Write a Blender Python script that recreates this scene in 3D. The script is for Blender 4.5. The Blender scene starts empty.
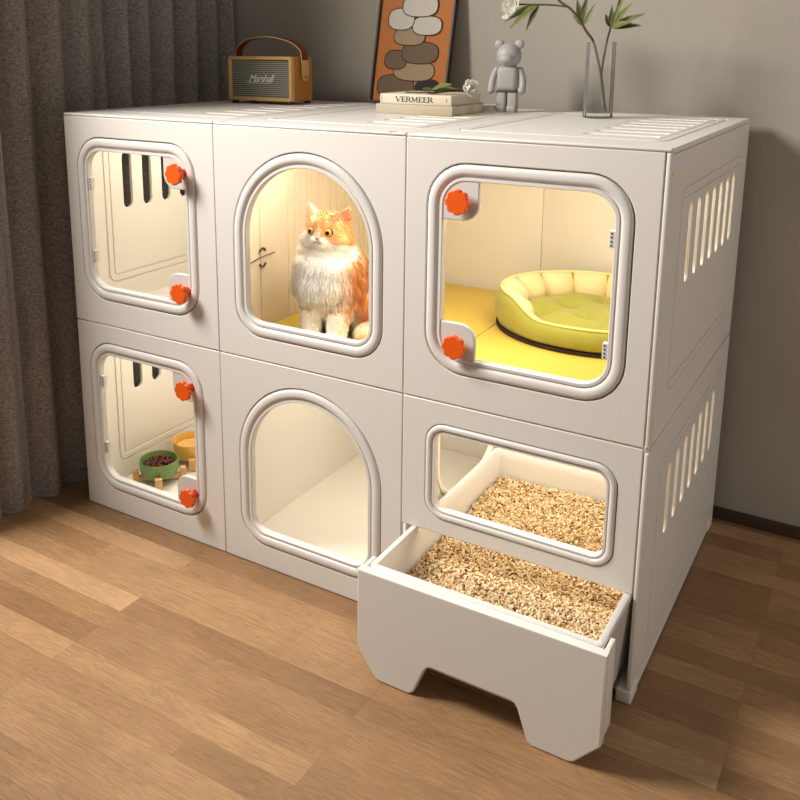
import bpy, bmesh, math, random
from mathutils import Vector, Matrix, noise
PI = math.pi
random.seed(7)
S = bpy.context.scene
COL = S.collection

# ------------------------------------------------------------------ camera, world, lights, exposure
cam_d = bpy.data.cameras.new('camera'); cam = bpy.data.objects.new('camera', cam_d); COL.objects.link(cam)
yaw, pit, rol, foc = -0.5525, -0.2158, 0.0031, 892.28
fw = Vector((math.sin(yaw)*math.cos(pit), math.cos(yaw)*math.cos(pit), math.sin(pit)))
rt = Vector((math.cos(yaw), -math.sin(yaw), 0)); up = rt.cross(fw)
rt, up = rt*math.cos(rol)+up*math.sin(rol), up*math.cos(rol)-rt*math.sin(rol)
M = Matrix((rt, up, -fw)).transposed().to_4x4(); M.translation = Vector((1.8488, -1.5501, 1.2472))
cam.matrix_world = M
cam_d.sensor_width = 36; cam_d.lens = 36*foc/800
cam_d.shift_x = 39.03/800; cam_d.shift_y = -157.96/800
cam_d.clip_start = 0.05
S.camera = cam

w = bpy.data.worlds.new('world'); S.world = w; w.use_nodes = True
w.node_tree.nodes['Background'].inputs[0].default_value = (1.0, 0.95, 0.89, 1)
w.node_tree.nodes['Background'].inputs[1].default_value = 0.25

def area_light(name, loc, target, sx, sy, power, col):
    l = bpy.data.lights.new(name, 'AREA'); l.shape = 'RECTANGLE'; l.size = sx; l.size_y = sy
    l.energy = power; l.color = col
    o = bpy.data.objects.new(name, l); COL.objects.link(o); o.location = loc
    d = Vector(target)-Vector(loc); o.rotation_euler = d.to_track_quat('-Z', 'Y').to_euler()
    return o
area_light('window_daylight', (-0.60, -0.90, 2.35), (1.3, 0.5, 1.75), 0.8, 0.8, 127, (1.0, 0.965, 0.92))
area_light('side_fill_light', (3.7, 0.05, .80), (1.5, .40, .65), 0.8, 1.2, 8.5, (1.0, 0.93, 0.86))  # unseen fill, no real source; added to brighten the cabinet's right side
LED = (1.0, 0.885, 0.70)
for x, z, p in ((.25, 1.058, 2.3), (.75, 1.058, 2.1), (1.25, 1.058, 3.5), (.25, .522, 2.2), (.75, .522, 1.8), (1.25, .522, 2.1)):
    y = .13 if (x == .75 and z > 1) else .30
    area_light('cell_lamp_or_fill', (x, y, z), (x, y+.0001, z-.5), .40, .44 if y > .25 else .15, p, LED)
area_light('cell_lamp_or_fill', (.978, .035, .80), (.72, .16, .72), .03, .36, .48, LED)  # hidden fill strip, added only to brighten the cat's chest
vs = S.view_settings
vs.view_transform = 'Standard'; vs.look = 'None'; vs.gamma = 1; vs.use_curve_mapping = False; vs.exposure = 0.0

# ------------------------------------------------------------------ materials
def srgb(r, g, b):
    f = lambda c: (c/255/12.92) if c/255 <= .04045 else ((c/255+.055)/1.055)**2.4
    return (f(r), f(g), f(b), 1)
def mat(name, col, rough=.5, metal=0, spec=.5, bump=0, bscale=200, var=0, vscale=8, trans=0, sheen=0):
    m = bpy.data.materials.new(name); m.use_nodes = True
    nt = m.node_tree; b = nt.nodes['Principled BSDF']
    b.inputs['Base Color'].default_value = col; b.inputs['Roughness'].default_value = rough
    b.inputs['Metallic'].default_value = metal; b.inputs['Specular IOR Level'].default_value = spec
    if sheen: b.inputs['Sheen Weight'].default_value = sheen
    tc = nt.nodes.new('ShaderNodeTexCoord')
    if var:
        n = nt.nodes.new('ShaderNodeTexNoise'); n.inputs['Scale'].default_value = vscale; n.inputs['Detail'].default_value = 4
        nt.links.new(tc.outputs['Object'], n.inputs['Vector'])
        hv = nt.nodes.new('ShaderNodeMapRange'); hv.inputs[3].default_value = 1-var; hv.inputs[4].default_value = 1+var
        nt.links.new(n.outputs[0], hv.inputs[0])
        mx = nt.nodes.new('ShaderNodeVectorMath'); mx.operation = 'SCALE'; mx.inputs[0].default_value = col[:3]
        nt.links.new(hv.outputs[0], mx.inputs['Scale']); nt.links.new(mx.outputs[0], b.inputs['Base Color'])
    if bump:
        n2 = nt.nodes.new('ShaderNodeTexNoise'); n2.inputs['Scale'].default_value = bscale; n2.inputs['Detail'].default_value = 3
        nt.links.new(tc.outputs['Object'], n2.inputs['Vector'])
        bp = nt.nodes.new('ShaderNodeBump'); bp.inputs['Strength'].default_value = bump; bp.inputs['Distance'].default_value = .004
        nt.links.new(n2.outputs[0], bp.inputs['Height']); nt.links.new(bp.outputs[0], b.inputs['Normal'])
    return m
def attr_mat(name, attr, rough=.6, spec=.3, sheen=0):
    m = bpy.data.materials.new(name); m.use_nodes = True; nt = m.node_tree; b = nt.nodes['Principled BSDF']
    a = nt.nodes.new('ShaderNodeAttribute'); a.attribute_name = attr
    nt.links.new(a.outputs['Color'], b.inputs['Base Color']); b.inputs['Roughness'].default_value = rough
    b.inputs['Specular IOR Level'].default_value = spec
    if sheen: b.inputs['Sheen Weight'].default_value = sheen
    return m
def glass_mat(name, tint, amount, rough=.03, milk=0):
    m = bpy.data.materials.new(name); m.use_nodes = True; nt = m.node_tree
    out = nt.nodes['Material Output']; nt.nodes.remove(nt.nodes['Principled BSDF'])
    t = nt.nodes.new('ShaderNodeBsdfTransparent'); t.inputs[0].default_value = tint
    g = nt.nodes.new('ShaderNodeBsdfGlossy'); g.inputs['Roughness'].default_value = rough
    lw = nt.nodes.new('ShaderNodeLayerWeight'); lw.inputs[0].default_value = amount
    mx = nt.nodes.new('ShaderNodeMixShader')
    nt.links.new(lw.outputs['Fresnel'], mx.inputs[0]); nt.links.new(t.outputs[0], mx.inputs[1]); nt.links.new(g.outputs[0], mx.inputs[2])
    if milk:
        df = nt.nodes.new('ShaderNodeBsdfDiffuse'); df.inputs[0].default_value = (.8, .79, .77, 1); m2 = nt.nodes.new('ShaderNodeMixShader'); m2.inputs[0].default_value = milk
        nt.links.new(mx.outputs[0], m2.inputs[1]); nt.links.new(df.outputs[0], m2.inputs[2]); mx = m2
    nt.links.new(mx.outputs[0], out.inputs[0])
    return m

PLASTIC = mat('white_plastic', srgb(228, 223, 215), .42, bump=.03, bscale=300)
BEAD = mat('frame_plastic', srgb(226, 222, 216), .32)
INNER = mat('cream_plastic', srgb(240, 232, 216), .5)
PLATE = mat('grey_plastic', srgb(214, 212, 206), .4)
ORANGE = mat('orange_plastic', srgb(238, 92, 14), .38)
RED = mat('red_plastic', srgb(200, 40, 18), .35)
DARK = mat('dark_metal', srgb(40, 32, 28), .5)
ACRYLIC = glass_mat('acrylic', (.985, .985, .98, 1), .06)
VGLASS = glass_mat('vase_glass', (.97, .97, .965, 1), .16, .05, .05)
WATER = glass_mat('water', (.97, .97, .965, 1), .06)
MATY = mat('yellow_vinyl', srgb(214, 186, 82), .55, var=.03)
BEDG = mat('green_velvet', srgb(162, 160, 68), .85, bump=.12, bscale=90, sheen=.2)
BEDC = mat('cream_fleece', srgb(238, 218, 168), .9, bump=.15, bscale=120)
PIPING = mat('cream_piping', srgb(246, 232, 160), .8)
BEDB = mat('dark_base_cloth', srgb(48, 30, 20), .9)

def wood_floor():
    m = bpy.data.materials.new('oak_planks'); m.use_nodes = True; nt = m.node_tree; b = nt.nodes['Principled BSDF']; L = nt.links
    tc = nt.nodes.new('ShaderNodeTexCoord')
    mp = nt.nodes.new('ShaderNodeMapping'); mp.inputs['Location'].default_value = (0.17, 0.0, 0); L.new(tc.outputs['Object'], mp.inputs[0])
    br = nt.nodes.new('ShaderNodeTexBrick'); br.offset = .37; br.offset_frequency = 3; br.squash = 1
    br.inputs['Scale'].default_value = 1; br.inputs['Brick Width'].default_value = .62; br.inputs['Row Height'].default_value = .0625
    br.inputs['Mortar Size'].default_value = .0006; br.inputs['Mortar Smooth'].default_value = .2; br.inputs['Bias'].default_value = 0
    br.inputs['Color1'].default_value = (0, 0, 0, 1); br.inputs['Color2'].default_value = (1, 1, 1, 1); br.inputs['Mortar'].default_value = (.5, .5, .5, 1)
    L.new(mp.outputs[0], br.inputs['Vector'])
    rp = nt.nodes.new('ShaderNodeValToRGB'); L.new(br.outputs['Color'], rp.inputs[0])
    e = rp.color_ramp.elements
    e[0].position = 0; e[0].color = srgb(140, 105, 72); e[1].position = 1; e[1].color = srgb(190, 152, 112)
    for p, c in ((.35, srgb(152, 116, 80)), (.6, srgb(160, 123, 86)), (.85, srgb(167, 130, 92))):
        x = e.new(p); x.color = c
    # grain, stretched along the board and shifted per board
    addv = nt.nodes.new('ShaderNodeVectorMath'); addv.operation = 'ADD'
    sc = nt.nodes.new('ShaderNodeVectorMath'); sc.operation = 'SCALE'; sc.inputs['Scale'].default_value = 7.3
    L.new(br.outputs['Color'], sc.inputs[0]); L.new(mp.outputs[0], addv.inputs[0]); L.new(sc.outputs[0], addv.inputs[1])
    m2 = nt.nodes.new('ShaderNodeMapping'); m2.inputs['Scale'].default_value = (2.2, 26, 1); L.new(addv.outputs[0], m2.inputs[0])
    n1 = nt.nodes.new('ShaderNodeTexNoise'); n1.inputs['Scale'].default_value = 1.3; n1.inputs['Detail'].default_value = 5; n1.inputs['Distortion'].default_value = 2.6
    L.new(m2.outputs[0], n1.inputs['Vector'])
    m3 = nt.nodes.new('ShaderNodeMapping'); m3.inputs['Scale'].default_value = (9, 160, 1); L.new(addv.outputs[0], m3.inputs[0])
    n2 = nt.nodes.new('ShaderNodeTexNoise'); n2.inputs['Scale'].default_value = 2.; n2.inputs['Detail'].default_value = 3; L.new(m3.outputs[0], n2.inputs['Vector'])
    wv = nt.nodes.new('ShaderNodeMath'); wv.operation = 'SINE'
    ml = nt.nodes.new('ShaderNodeMath'); ml.operation = 'MULTIPLY'; ml.inputs[1].default_value = 50; L.new(n1.outputs[0], ml.inputs[0]); L.new(ml.outputs[0], wv.inputs[0])
    r1 = nt.nodes.new('ShaderNodeMapRange'); r1.inputs[1].default_value = -1; r1.inputs[2].default_value = 1; r1.inputs[3].default_value = .86; r1.inputs[4].default_value = 1.06; L.new(wv.outputs[0], r1.inputs[0])
    r2 = nt.nodes.new('ShaderNodeMapRange'); r2.inputs[1].default_value = .3; r2.inputs[2].default_value = .7; r2.inputs[3].default_value = .86; r2.inputs[4].default_value = 1.12; L.new(n2.outputs[0], r2.inputs[0])
    mm = nt.nodes.new('ShaderNodeMath'); mm.operation = 'MULTIPLY'; L.new(r1.outputs[0], mm.inputs[0]); L.new(r2.outputs[0], mm.inputs[1])
    mr = nt.nodes.new('ShaderNodeMapRange'); mr.inputs[3].default_value = 1; mr.inputs[4].default_value = .72; L.new(br.outputs['Fac'], mr.inputs[0])
    m4 = nt.nodes.new('ShaderNodeMath'); m4.operation = 'MULTIPLY'; L.new(mm.outputs[0], m4.inputs[0]); L.new(mr.outputs[0], m4.inputs[1])
    n5 = nt.nodes.new('ShaderNodeTexNoise'); n5.inputs['Scale'].default_value = 5; n5.inputs['Detail'].default_value = 4; L.new(addv.outputs[0], n5.inputs['Vector'])
    r5 = nt.nodes.new('ShaderNodeMapRange'); r5.inputs[1].default_value = .3; r5.inputs[2].default_value = .7; r5.inputs[3].default_value = .86; r5.inputs[4].default_value = 1.1; L.new(n5.outputs[0], r5.inputs[0])
    m5 = nt.nodes.new('ShaderNodeMath'); m5.operation = 'MULTIPLY'; L.new(m4.outputs[0], m5.inputs[0]); L.new(r5.outputs[0], m5.inputs[1]); m4 = m5
    vm = nt.nodes.new('ShaderNodeVectorMath'); vm.operation = 'SCALE'; L.new(rp.outputs[0], vm.inputs[0]); L.new(m4.outputs[0], vm.inputs['Scale'])
    L.new(vm.outputs[0], b.inputs['Base Color']); b.inputs['Roughness'].default_value = .5; b.inputs['Specular IOR Level'].default_value = .35
    bp = nt.nodes.new('ShaderNodeBump'); bp.inputs['Strength'].default_value = .12; bp.inputs['Distance'].default_value = .002
    L.new(m4.outputs[0], bp.inputs['Height']); L.new(bp.outputs[0], b.inputs['Normal'])
    return m
FLOOR = wood_floor()
WALL = mat('taupe_plaster', srgb(164, 156, 143), .85, bump=.25, bscale=60, var=.03, vscale=6)
SKIRT = mat('dark_skirting', srgb(66, 48, 36), .6)

def curtain_mat():
    m = bpy.data.materials.new('grey_linen'); m.use_nodes = True; nt = m.node_tree; b = nt.nodes['Principled BSDF']; L = nt.links
    tc = nt.nodes.new('ShaderNodeTexCoord')
    mp = nt.nodes.new('ShaderNodeMapping'); mp.inputs['Scale'].default_value = (300, 300, 90); L.new(tc.outputs['Object'], mp.inputs[0])
    n = nt.nodes.new('ShaderNodeTexNoise'); n.inputs['Scale'].default_value = 1.3; n.inputs['Detail'].default_value = 3; L.new(mp.outputs[0], n.inputs['Vector'])
    mp2 = nt.nodes.new('ShaderNodeMapping'); mp2.inputs['Scale'].default_value = (90, 90, 420); L.new(tc.outputs['Object'], mp2.inputs[0])
    n2 = nt.nodes.new('ShaderNodeTexNoise'); n2.inputs['Scale'].default_value = 1.; L.new(mp2.outputs[0], n2.inputs['Vector'])
    ad = nt.nodes.new('ShaderNodeMath'); ad.operation = 'ADD'; L.new(n.outputs[0], ad.inputs[0]); L.new(n2.outputs[0], ad.inputs[1])
    rp = nt.nodes.new('ShaderNodeValToRGB'); e = rp.color_ramp.elements
    dv = nt.nodes.new('ShaderNodeMath'); dv.operation = 'MULTIPLY'; dv.inputs[1].default_value = .5; L.new(ad.outputs[0], dv.inputs[0]); L.new(dv.outputs[0], rp.inputs[0])
    e[0].position = .35; e[0].color = srgb(134, 126, 119); e[1].position = .66; e[1].color = srgb(218, 209, 200)
    L.new(rp.outputs[0], b.inputs['Base Color']); b.inputs['Roughness'].default_value = .95; b.inputs['Specular IOR Level'].default_value = .1
    bp = nt.nodes.new('ShaderNodeBump'); bp.inputs['Strength'].default_value = .3; bp.inputs['Distance'].default_value = .002
    L.new(dv.outputs[0], bp.inputs['Height']); L.new(bp.outputs[0], b.inputs['Normal'])
    return m

# ------------------------------------------------------------------ helpers
def root_of(o):
    while o.parent: o = o.parent
    return o
WORLD = {}          # roots whose children are written in world coordinates
def thing(name, label, cat, loc=(0, 0, 0), rotz=0, group=None, world=False):
    o = bpy.data.objects.new(name, None); COL.objects.link(o); o.empty_display_size = .02
    o.location = loc; o.rotation_euler = (0, 0, rotz); o['label'] = label; o['category'] = cat
    if group: o['group'] = group
    if world: WORLD[o.name] = Vector(loc)
    return o
def tag(o, label, cat, group=None, kind=None):
    o['label'] = label; o['category'] = cat
    if group: o['group'] = group
    if kind: o['kind'] = kind
    return o
def obj(name, g, m, parent=None, smooth=True, label=None, angle=35):
    if isinstance(g, bmesh.types.BMesh):
        bmesh.ops.recalc_face_normals(g, faces=g.faces[:])
        me = bpy.data.meshes.new(name); g.to_mesh(me); g.free()
    else: me = g
    me.name = name
    ms = m if isinstance(m, (list, tuple)) else [m]
    for x in ms: me.materials.append(x)
    if parent is not None:
        r = root_of(parent)
        if r.name in WORLD: me.transform(Matrix.Translation(-WORLD[r.name]))
    if smooth:
        me.polygons.foreach_set('use_smooth', [True]*len(me.polygons))
        try: me.set_sharp_from_angle(angle=math.radians(angle))
        except Exception: pass
    o = bpy.data.objects.new(name, me); COL.objects.link(o)
    if parent is not None: o.parent = parent
    if label: o['label'] = label
    return o
def struct(name, g, m, smooth=False):
    o = obj(name, g, m, None, smooth); o['kind'] = 'structure'; return o
def evalmesh(o):
    dg = bpy.context.evaluated_depsgraph_get(); dg.update()
    me = bpy.data.meshes.new_from_object(o.evaluated_get(dg)); return me
def box(bm, x0, x1, y0, y1, z0, z1, bev=0, seg=2, mi=0):
    n = bmesh.new(); bmesh.ops.create_cube(n, size=1)
    n.transform(Matrix.Translation(((x0+x1)/2, (y0+y1)/2, (z0+z1)/2)) @ Matrix.Diagonal((x1-x0, y1-y0, z1-z0, 1)))
    if bev: bmesh.ops.bevel(n, geom=n.edges[:], offset=bev, segments=seg, affect='EDGES', profile=.5)
    for f in n.faces: f.material_index = mi
    join(bm, n)
def join(bm, n, mtx=None):
    if mtx is not None: n.transform(mtx)
    me = bpy.data.meshes.new('t'); n.to_mesh(me); n.free(); bm.from_mesh(me); bpy.data.meshes.remove(me)
def joinmesh(bm, me, mtx=None):
    if mtx is not None: me.transform(mtx)
    bm.from_mesh(me); bpy.data.meshes.remove(me)
def Box(*a, **k):
    bm = bmesh.new(); box(bm, *a, **k); return bm
def rrect(x0, x1, z0, z1, r, n=8):
    rs = r if isinstance(r, (list, tuple)) else (r,)*4      # BL BR TR TL
    P = []
    for (cx, cz, a0, rr) in ((x0, z0, PI, rs[0]), (x1, z0, 1.5*PI, rs[1]), (x1, z1, 0, rs[2]), (x0, z1, .5*PI, rs[3])):
        rr = max(rr, .0003)
        ox = cx + (rr if cx == x0 else -rr); oz = cz + (rr if cz == z0 else -rr)
        for i in range(n+1):
            a = a0+i*PI/2/n; P.append((ox+rr*math.cos(a), oz+rr*math.sin(a)))
    return P
def rr_f(x0, x1, z0, z1, r, n=8):
    return lambda i: rrect(x0+i, x1-i, z0+i, z1-i, [max(q-i, .004) for q in (r if isinstance(r, (list, tuple)) else (r,)*4)], n)
def poly2d(outer, holes, thick, bev=0.0, res=1):
    cu = bpy.data.curves.new('c', 'CURVE'); cu.dimensions = '2D'; cu.fill_mode = 'BOTH'
    cu.extrude = max(thick/2-bev, 0); cu.bevel_depth = bev; cu.bevel_resolution = res; cu.offset = -bev
    for pts in [outer]+list(holes):
        s = cu.splines.new('POLY'); s.points.add(len(pts)-1); s.use_cyclic_u = True
        for p, q in zip(s.points, pts): p.co = (q[0], q[1], 0, 1)
    o = bpy.data.objects.new('c', cu); COL.objects.link(o)
    me = evalmesh(o); bpy.data.objects.remove(o); bpy.data.curves.remove(cu)
    return me
def basis(o, u, v, w):      # local x,y,z -> world
    m = Matrix((Vector(u), Vector(v), Vector(w))).transposed().to_4x4(); m.translation = Vector(o); return m
XZ = lambda y: basis((0, y, 0), (1, 0, 0), (0, 0, 1), (0, -1, 0))      # outline (x,z), thickness centre at y
def ring(bm, f, prof, mtx, closed=True, mi=0):
    loops = []
    for ins, d in prof:
        loops.append([bm.verts.new(mtx @ Vector((p[0], p[1], d))) for p in f(ins)])
    n = len(loops[0]); k = len(loops)
    for a in range(k if closed else k-1):
        A, B = loops[a], loops[(a+1) % k]
        for i in range(n):
            fc = bm.faces.new((A[i], A[(i+1) % n], B[(i+1) % n], B[i])); fc.material_index = mi
def lathe(bm, prof, n=32, mtx=Matrix.Identity(4), cap=True, mi=0):
    L = []
    for r, z in prof:
        L.append([bm.verts.new(mtx @ Vector((r*math.cos(2*PI*i/n), r*math.sin(2*PI*i/n), z))) for i in range(n)])
    for a in range(len(L)-1):
        for i in range(n):
            f = bm.faces.new((L[a][i], L[a][(i+1) % n], L[a+1][(i+1) % n], L[a+1][i])); f.material_index = mi
    if cap:
        for l in (L[0], L[-1]):
            f = bm.faces.new(l); f.material_index = mi
def tube(bm, pts, rad, n=8, cap=True, closed=False, mi=0):
    pts = [Vector(p) for p in pts]; N = len(pts); L = []
    rad = rad if isinstance(rad, (list, tuple)) else [rad]*N
    ref = None
    for i, p in enumerate(pts):
        if closed: t = pts[(i+1) % N]-pts[i-1]
        else: t = pts[min(i+1, N-1)]-pts[max(i-1, 0)]
        t.normalize()
        if ref is None: ref = t.orthogonal().normalized()
        ref = (ref-t*ref.dot(t)).normalized(); b = t.cross(ref)
        L.append([bm.verts.new(p+(ref*math.cos(2*PI*k/n)+b*math.sin(2*PI*k/n))*rad[i]) for k in range(n)])
    for a in range(N if closed else N-1):
        A, B = L[a], L[(a+1) % N]
        for k in range(n):
            f = bm.faces.new((A[k], A[(k+1) % n], B[(k+1) % n], B[k])); f.material_index = mi
    if cap and not closed:
        for l in (L[0], L[-1]):
            f = bm.faces.new(l); f.material_index = mi
def ball(bm, c, r, sub=2, rot=None, mi=0):
    n = bmesh.new(); bmesh.ops.create_icosphere(n, subdivisions=sub, radius=1)
    for f in n.faces: f.material_index = mi
    r = r if isinstance(r, (list, tuple)) else (r,)*3
    m = Matrix.Translation(c) @ (rot.to_4x4() if rot is not None else Matrix.Identity(4)) @ Matrix.Diagonal((*r, 1))
    join(bm, n, m)
def spline(pts, k=8):
    pts = [Vector(p) for p in pts]; out = []
    P = [pts[0]*2-pts[1]]+pts+[pts[-1]*2-pts[-2]]
    for i in range(1, len(P)-2):
        for j in range(k):
            t = j/k; a, b, c, d = P[i-1:i+3]
            out.append(.5*((2*b)+(c-a)*t+(2*a-5*b+4*c-d)*t*t+(3*b-a-3*c+d)*t**3))
    out.append(pts[-1]); return out

# ------------------------------------------------------------------ the room
WY = .842
struct('floor', Box(-1.6, 4.2, -3.2, WY+.1, -.05, 0), FLOOR)
struct('wall_back', Box(-.32, 4.2, WY, WY+.1, 0, 2.9), WALL)
struct('wall_left', Box(-.42, -.32, -.37, WY+.1, 0, 2.9), WALL)
struct('wall_left_front', Box(-.42, -.32, -3.2, -1.60, 0, 2.9), WALL)
struct('wall_left_sill', Box(-.42, -.32, -1.598, -.372, 0, .80), WALL)
bm = bmesh.new()
for a in ((-1.598, -1.558, .802, 2.9), (-.412, -.372, .802, 2.9), (-1.558, -.412, .802, .842)): box(bm, -.40, -.34, a[0], a[1], a[2], a[3], .003)
struct('window_1', bm, mat('window_white', srgb(216, 210, 202), .5))
struct('baseboard_back', Box(-.32, 4.2, WY-.012, WY-.0005, .0005, .032, bev=.002), SKIRT)

def make_curtain():
    folds = [-.37, -.27, -.18, -.074, .022, .132, .24, .295, .384, .474, .573, .665, .757, .812]
    bm = bmesh.new(); cols = []
    NZ = 26; H = 2.6
    ys = []
    for i in range(len(folds)-1):
        for k in range(10): ys.append((i, k/10))
    rng = random.Random(3); amp = [rng.uniform(.8, 1.15) for _ in folds]
    for i, t in ys:
        row = []
        for j in range(NZ+1):
            z = .006+(H-.006)*j/NZ
            low = 1-min(z/1.3, 1)
            a, b = folds[i], folds[i+1]
            y = a+(b-a)*t
            s = math.sin(PI*t)**.62
            wdt = (b-a)/.1
            x = -.158+(.040*max(0, (y-.70)/.11))+.056*min(wdt, 1.1)*amp[i]*s+.010*low*math.sin(i*1.7+2)+.004*math.sin(z*3+i)
            y += .012*low*math.sin(i*2.1+z*1.5)+.010*math.sin(PI*t*2)*.6
            zz = z
            if j == 0: zz = .0015
            row.append(bm.verts.new((x, min(y, WY-.02), zz)))
        cols.append(row)
    for a in range(len(cols)-1):
        for j in range(NZ):
            bm.faces.new((cols[a][j], cols[a+1][j], cols[a+1][j+1], cols[a][j+1]))
    bmesh.ops.solidify(bm, geom=bm.faces[:], thickness=.003)
    o = obj('curtain', bm, curtain_mat(), angle=60)
    tag(o, 'dark grey linen curtain hanging in folds left of the white cabinet', 'curtain')
make_curtain()

# ------------------------------------------------------------------ cabinet
D = .793; W3 = 1.509; ZM = .5335; H = 1.08
def arch(x0, x1, z0, z1, rb, n=8):
    def f(i):
        a0, a1, b0, b1 = x0+i, x1-i, z0+i, z1-i
        r = (a1-a0)/2; q = max(rb-i, .004); P = []
        for cx, a in ((a0+q, PI), (a1-q, 1.5*PI)):
            for k in range(n+1):
                t = a+k*PI/2/n; P.append((cx+q*math.cos(t), b0+q+q*math.sin(t)))
        for k in range(33):
            t = k*PI/32; P.append(((a0+a1)/2+r*math.cos(t), b1-r+r*math.sin(t)))
        return P
    return f
PROF = [(-.004, -.0165), (-.004, -.0128), (.0022, -.0128), (.003, -.005), (.0032, -.0005), (.0055, .0020), (.0105, .0034), (.0165, .0036), (.0222, .0024), (.0246, -.001),
        (.0256, -.0028), (.0270, -.0028), (.0280, .0002), (.0335, .0004), (.0350, -.0016), (.0352, -.005), (.0352, -.0165)]
def frame_ring(parent, f, name, k=1):
    bm = bmesh.new(); ring(bm, f, [(a*k if a > 0 else a, d) for a, d in PROF], XZ(0)); return obj(name, bm, BEAD, parent, angle=50)
def pane(parent, f):
    me = poly2d(f(.012), [], .0025); me.transform(XZ(.0185)); return obj('pane', me, ACRYLIC, parent, False)
def front_panel(parent, x0, x1, z0, z1, f):
    me = poly2d(rrect(x0, x1, z0, z1, .002, 2), [f(0)], .012, .0018, 2); me.transform(XZ(.006))
    return obj('front_panel', me, PLASTIC, parent, angle=50)

# side / top / bottom panel design: slots and a raised double frame
def slot(u0, u1, v0, v1):
    return rrect(u0, u1, v0, v1, min(u1-u0, v1-v0)/2-.0002, 6)
def big_panel(name, parent, mtx, u0, u1, v0, v1, slots, fr, thick=.010, m=PLASTIC, extra=()):
    bm = bmesh.new()
    holes = [slot(*s) for s in slots]+list(extra)
    out = rrect(u0, u1, v0, v1, .004, 3)
    if not fr:
        joinmesh(bm, poly2d(out, holes, thick, .0012, 1), mtx)
    else:
        f = rr_f(*fr); gw = .0046; bw = .020
        joinmesh(bm, poly2d(out, [f(0)], thick, .0008, 1), mtx)
        joinmesh(bm, poly2d(f(gw), [f(bw)], thick+.0012, .0008, 1), mtx)
        joinmesh(bm, poly2d(f(bw+gw), holes, thick, .0008, 1), mtx)
        joinmesh(bm, poly2d(f(-.004), [f(bw+gw+.004)], thick*.35, 0, 1), mtx)
    return obj(name, bm, m, parent, angle=50)
YS = [.197+.0748*i for i in range(7)]
def side_panel(parent, name, x, z0, z1, slots=True, extra=(), fr=True):
    zt = z1-z0-.54
    sl = [(y-.0175, y+.0175, z0+.272, z0+.43) for y in YS] if slots else []
    return big_panel(name, parent, basis((x, 0, 0), (0, 1, 0), (0, 0, 1), (1, 0, 0)), .0175, D, z0+.004, z1-.003, sl,
                     (.11, .735, z0+.07, z0+.466, .03) if fr else None, extra=extra)
def flat_panel(parent, name, z, x0, x1, slots=True, y0=.0175, fr=True, thick=.010):
    sl = [(x0+.292, x0+.442, y-.0135, y+.0135) for y in YS] if slots else []
    return big_panel(name, parent, basis((0, 0, z), (1, 0, 0), (0, 1, 0), (0, 0, 1)), x0+.001, x1-.001, y0, D, sl,
                     (x0+.05, x0+.475, .11, .735, .03) if fr else None, thick=thick)
def knob(parent, x, z, e=0):
    bm = bmesh.new()
    # lobed grip, then stem
    N = 96; prof = [(.86, -.0105-e), (1, -.0125-e), (1, -.0205-e), (.93, -.0225-e)]
    L = []
    for s, y in prof:
        L.append([bm.verts.new((x+(.0212+.0042*abs(math.cos(4*a))**.7)*s*math.cos(a), y, z+(.0212+.0042*abs(math.cos(4*a))**.7)*s*math.sin(a))) for a in [2*PI*k/N for k in range(N)]])
    for a in range(3):
        for k in range(N): bm.faces.new((L[a][k], L[a][(k+1) % N], L[a+1][(k+1) % N], L[a+1][k]))
    bm.faces.new(L[0]); bm.faces.new(L[-1])
    lathe(bm, [(.011, 0), (.011, .013+e), (.014, .014+e), (.014, .0155+e)], 16, basis((x, .003, z), (1, 0, 0), (0, 0, 1), (0, -1, 0)), mi=1)
    return obj('knob', bm, [ORANGE, RED], parent)
def hinge(parent, x, z, s):
    bm = bmesh.new(); box(bm, x-.0055, x+.0055, .0005, .0125, z-.0155, z+.0155, .0012)
    for dz in (-.011, -.004, .004, .011):
        lathe(bm, [(.0017, 0), (.0017, .001)], 8, basis((x+s*.001, .0005, z+dz), (1, 0, 0), (0, 0, 1), (0, -1, 0)), mi=1)
    return obj('hinge', bm, [BEAD, DARK], parent, False)
def latch_plate(parent, x0, x1, z0, z1, rs):
    me = poly2d(rrect(x0, x1, z0, z1, rs), [], .0105, .002, 2); me.transform(XZ(.0065)); return obj('latch_plate', me, PLATE, parent)
def clip(parent, x, z):  # clip; its cream colour paints the inside light leaking at the notch
    bm = bmesh.new(); box(bm, x-.004, x+.0048, .016, .030, z-.004, z+.004, .001); box(bm, x-.003, x+.0005, .0125, .018, z-.006, z+.006, .0008, mi=1)
    return obj('connector_clip', bm, [PIPING, DARK], parent)

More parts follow.
